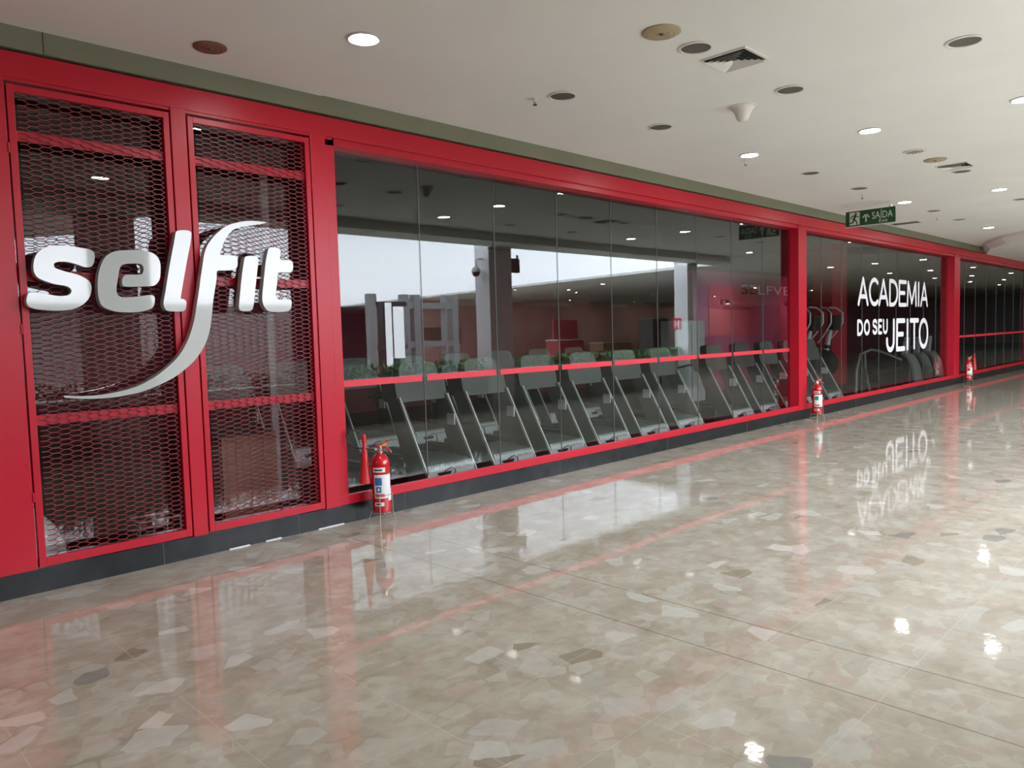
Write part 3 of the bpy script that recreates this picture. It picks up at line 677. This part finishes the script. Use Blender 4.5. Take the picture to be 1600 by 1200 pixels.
MB().box(.6, 2.6, -.14, .14, .40, .47).build('pad', M_dark, t, bevel=.02)
MB().lathe([(.0001, -.03), (.28, -.03), (.30, 0), (.28, .03), (.0001, .03)], (.3, 0, .32), 28, axis='y').build('weight_disc', M_dark, t, smooth=True)
# interior column, walls, cabinet
struct(MB().box(19.35, 20.3, 2.4, 2.9, .0, 3.62).build('trim_5', M_gymred))
wv = struct(MB().box(15.7, 21.6, 4.2, 4.35, 0, 2.95).build('wall_right', M_magenta))
put_text('SELFVE', 18.0, 20.8, 2.42, 2.66, 4.19, .004).build('lettering', M_offwhite, wv)
put_text('CONQUISTE', 16.6, 18.6, 2.0, 2.1, 4.19, .004).build('lettering', M_pinkwall, wv)
MB().box(16.4, 18.9, 4.188, 4.199, 1.35, 2.6).build('poster_panel', mat('poster_red', (.45, .05, .07), .6), wv)
def wall_lamp(x, lab, colr, pw, z=2.18):
    t = thing('wall_spotlight', lab, 'lamp', (x, 4.02, z))
    MB().lathe([(.0001, -.03), (.05, -.03), (.055, .03), (.03, .06), (.0001, .06)], seg=14).build('head', M_dark, t, smooth=True)
    MB().lathe([(.0001, -.034), (.048, -.032)], seg=14).build('lens', mat('lens_'+lab[:4], colr, .5, emit=colr, es=18), t)
    MB().bar((0, 0, .05), (0, .18, .08), .015, .015).build('arm', M_dark, t)
    ld = bpy.data.lights.new('l', 'SPOT'); ld.energy = pw; ld.color = colr; ld.spot_size = 2.4; ld.spot_blend = .9; ld.shadow_soft_size = .1
    lo = bpy.data.objects.new('spot_beam', ld); COL.objects.link(lo); lo.parent = t; lo.location = (0, -1.2, .1); lo.rotation_euler = (math.radians(60), 0, 0)
wall_lamp(17.0, 'cool white spotlight head on the magenta gym wall', (.7, .8, 1), 70)
wall_lamp(20.6, 'pink spotlight head on the magenta gym wall', (1, .35, .5), 45)
t = thing('gym_cabinet', 'pale grey cabinet behind the treadmills at the dark end of the reflection', 'cabinet', (12.7, 2.7, 0))
MB().box(0, 1.0, 0, .4, 0, 1.72).build('body', M_hood, t, bevel=.01); MB().box(.49, .51, -.004, 0, .05, 1.65).build('door_gap', M_dark, t)
for x in (.44, .54): MB().box(x, x+.015, -.02, 0, .8, 1.0).build('handle', M_dark, t)

# ------------------------------------------------------------------ things behind the gates
t = thing('wooden_counter', 'brown vertical-board counter front behind the right mesh gate', 'counter', (2.62, .60, 0))
for k in range(4): MB().box(k*.122, k*.122+.117, 0, .03, .03, .76).build('board', M_wood, t)
MB().box(-.005, .49, .03, .5, .02, .775).build('carcass', M_dark, t)
bg = MB(); n = 14; rows = [(0, .17), (.12, .19), (.25, .17), (.36, .11), (.42, .05), (.46, .02), (.48, .035)]
for z, r in rows:
    for k in range(n):
        a = 2*PI*k/n; q = r*(1+.14*math.sin(3*a+z*9)+.08*math.sin(5*a+z*20)); bg.v.append((q*math.cos(a), q*.8*math.sin(a), z))
for i in range(len(rows)-1):
    for k in range(n):
        a = i*n+k; c = i*n+(k+1) % n; bg.f.append((a, c, c+n, a+n))
bg.f.append(tuple(range(n-1, -1, -1)))
o = bg.build('plastic_bag', M_bag, loc=(1.22, .50, 0), smooth=True); md = o.modifiers.new('s', 'SUBSURF'); md.levels = md.render_levels = 1
tag(o, 'crumpled white plastic bag on the floor behind the left mesh gate', 'bag')
t = thing('wire_crate', 'small pale wire crate on the floor behind the left mesh gate', 'crate', (1.92, .50, 0))
for z in (.01, .11, .21):
    MB().tube([(0,0,z),(.30,0,z),(.30,.22,z),(0,.22,z),(0,0,z)], .007, 6).build('rail', M_offwhite, t)
for x in (0, .1, .2, .3): MB().tube([(x,0,0),(x,0,.215)], .005, 6).build('upright_wire', M_offwhite, t)
t = thing('reflection_pole', 'thin grey pole in place of a reflection, behind the right mesh gate', 'pole', (3.55, 1.5, 0))  # solid pole stands in for a reflection in the glass
MB().box(-.035, .035, -.035, .035, .04, 3.2).build('shaft', M_graysteel, t); MB().box(-.14, .14, -.14, .14, 0, .04).build('base_plate', M_graysteel, t)

# ------------------------------------------------------------------ across the corridor (seen mirrored in the glass)
colm = []
for x0, x1 in ((-4.3, -3.65), (3.15, 3.8), (10.6, 11.25), (18.05, 18.55)):
    o = struct(MB().box(x0, x1, -5.95, -5.525, 0, 3.42).build('wall_right', M_colwhite)); colm.append(o)
# atrium void: daylit membrane, edge walls
mo = [(3.9,-5.52),(19.3,-5.52),(20.6,-14),(23.4,-31),(2.7,-31),(2.7,-9.5),(3.9,-7.4)]
struct(MB().prism(mo, 'xy', 3.42, 3.46).build('ceiling', M_memb))
struct(MB().box(3.9, 19.0, -5.58, -5.53, 3.375, 3.40).build('trim_6', M_strip))
edge = [(19.3, -5.52), (20.6, -14), (23.4, -31), (23.4, -40), (60, -40), (60, -5.52)]
struct(MB().prism(edge, 'xy', 3.34, 3.5).build('ceiling', M_ceil))
struct(MB().box(-16, 23.4, -40, -31, 3.34, 3.5).build('ceiling', M_ceil))
struct(MB().prism([(-16,-31),(2.7,-31),(2.7,-9.5),(3.9,-7.4),(3.9,-5.52),(-16,-5.52)], 'xy', 3.34, 3.5).build('ceiling', M_ceil))
# planters between the columns
def planter(x0, x1, lab, hl):
    t = thing('planter', lab, 'planter', (x0, -5.95, 0), 0, 'long planters at the atrium edge'); w = x1-x0
    MB().box(0, w, .02, .36, 0, .80).build('trough', M_planter, t)
    MB().box(-.005, w+.005, .0, .38, .78, .81).build('rim', M_trimpale, t)
    b = MB(); rnd = random.Random(int(x0*10))
    for k in range(int(w*330)):
        x = rnd.uniform(.02, w-.02); y = rnd.uniform(.04, .34); z = .815+rnd.random()**1.5*.20; a = rnd.uniform(0, 2*PI); ti = rnd.uniform(.1, 1.2); L_ = rnd.uniform(.06, .14); wd = rnd.uniform(.015, .034)
        d = Vector((math.cos(a)*math.cos(ti), math.sin(a)*math.cos(ti), math.sin(ti))); s = Vector((-math.sin(a), math.cos(a), 0)); p = Vector((x, y, z))
        b.add([p, p+d*L_*.5+s*wd, p+d*L_, p+d*L_*.5-s*wd], [(0, 1, 2, 3)])
    o = b.build('foliage', M_leaf); o.location = (x0, -5.95, 0); tag(o, hl, 'plants', None, 'stuff')
planter(3.82, 10.55, 'long stone planter reflected in the window left of the first column', 'low green hedge plants reflected left of the first column')
planter(11.28, 18.0, 'long stone planter reflected between the two white columns', 'low green hedge plants reflected between the two white columns')
planter(-3.6, 3.13, 'long stone planter reflected behind the mesh gates', 'low green hedge plants reflected behind the mesh gates')
# dome camera on the first column, hanging sign box, hydrant sign on the second column
t = thing('dome_camera', 'white dome security camera on a bent arm, reflected beside the first column', 'camera', (10.42, R(6.0), 2.83))
MB().tube([(.18, 0, .28), (.06, 0, .28), (0, 0, .24), (0, 0, .10)], .022, 10).build('arm', M_offwhite, t, smooth=True)
MB().lathe([(.0001, .12), (.05, .11), (.09, .05), (.095, 0)], seg=20).build('housing', M_offwhite, t, smooth=True)
MB().lathe([(.085, 0), (.075, -.05), (.045, -.085), (.0001, -.095)], seg=20).build('dome', M_screen, t, smooth=True)
t = thing('projecting_sign', 'dark box sign projecting from the first reflected column', 'sign', (11.25, R(6.0), 2.86))
MB().box(0, .42, -.03, .03, 0, .30).build('box', M_dark, t); MB().box(.36, .39, -.02, .02, .3, .38).build('bracket', M_dark, t)
t = thing('hydrant_sign', 'small red hydrant sign with white H on the second reflected column', 'sign', (18.04, R(6.15), 1.55))
MB().box(-.006, 0, -.13, .13, 0, .31).build('plate', M_redtape, t)
MB().box(-.009, -.006, -.07, -.03, .05, .26).box(-.009, -.006, .03, .07, .05, .26).box(-.009, -.006, -.03, .03, .135, .175).build('letter', M_white, t)
# lift frame and far walls
t = thing('lift_frame', 'grey steel lift shaft frame, reflected left of the first column', 'lift', (13.3, R(14), 0))
for x in (0, 1.25, 1.7, 2.9, 3.3): MB().box(x-.13 if x != 2.9 else x-.05, x+.13 if x != 2.9 else x+.05, -.12, .12, 0, 2.9).build('post', M_graysteel, t)
for z in (1.3, 2.55): MB().box(1.2, 3.4, -.1, .1, z-.1, z+.1).build('beam', M_graysteel, t)
for z in (1.25, 2.6): MB().box(.1, 1.2, .1, .2, z-.06, z+.06).build('cross_rail', M_dark, t)
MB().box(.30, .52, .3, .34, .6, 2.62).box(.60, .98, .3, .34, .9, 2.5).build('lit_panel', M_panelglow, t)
MB().box(.25, .32, -.3, -.2, 0, 2.9).box(.8, 1.25, -.9, -.5, 0, 2.7).build('shaft_core', M_dark, t)
for k in range(6):  # tubes added only to brighten the far pink wall
    t = thing('added_tube_light', 'long tube light added to brighten the pinkish shop wall across the atrium, %s from the left' % ['first', 'second', 'third', 'fourth', 'fifth', 'sixth'][k], 'ceiling light', (25.5+5.5*k, R(23), 3.334), 0, 'added tube lights across the atrium')
    MB().box(-1.6, 1.6, -.08, .08, -.05, 0).build('housing', M_rim, t); MB().box(-1.55, 1.55, -.05, .05, -.065, -.05).build('tube', M_filltube, t); MB().box(-1.9, 1.9, .16, .19, -.30, 0).build('hiding_board', M_rim, t)  # front board added to keep the fill tubes out of view
wl = struct(MB().box(23.0, 58, R(25)-.2, R(25), 0, 3.34).build('wall_front', M_pinkwall))
struct(MB().box(-16, 12, -33, -32.8, 0, 3.34).build('wall_front', M_farwall))
struct(MB().box(12, 23, -31.2, -31, 0, 3.34).build('wall_front', M_farwall))
MB().box(24, 26.5, R(25), R(25)+.01, 1.1, 2.0).build('arch_panel', M_can, wl)
for x, w, h, m, s in ((24.5, 1.6, 1.2, M_kred, 'red'), (27.5, 2.2, 1.0, M_tan, 'tan'), (31.5, 1.4, 2.1, M_farwall, 'grey'), (34.5, 3.0, 1.1, M_tan, 'long tan')):
    t = thing('mall_kiosk', s+' mall kiosk counter reflected faintly between the columns', 'kiosk', (x, R(17), 0))
    MB().box(0, w, 0, .8, 0, h).build('counter', m, t, bevel=.02); MB().box(-.05, w+.05, -.05, .85, h, h+.05).build('top', M_trimpale, t)
    if s == 'red': MB().box(0, w, .35, .45, h+.05, h+.9).build('shelf_panel', m, t)
for x, y, s in ((22.6, R(12.3), 'nearer'), (24.0, R(15.2), 'farther'), (21.6, R(16), 'bluish first')) + tuple((26+6*i, R(11+5.5*j), 'added to brighten the far wall, %s column, %s row' % (['left','middle','right'][i], ['near','middle','far'][j])) for i in range(3) for j in range(3)):  # the regular grid is extra fill added for the far wall
    o = dup(lamp0, (x, y, 3.34), None, 'lit downlight of the ceiling across the atrium, ' + s + ', seen reflected'); o['group'] = 'downlights across the atrium'
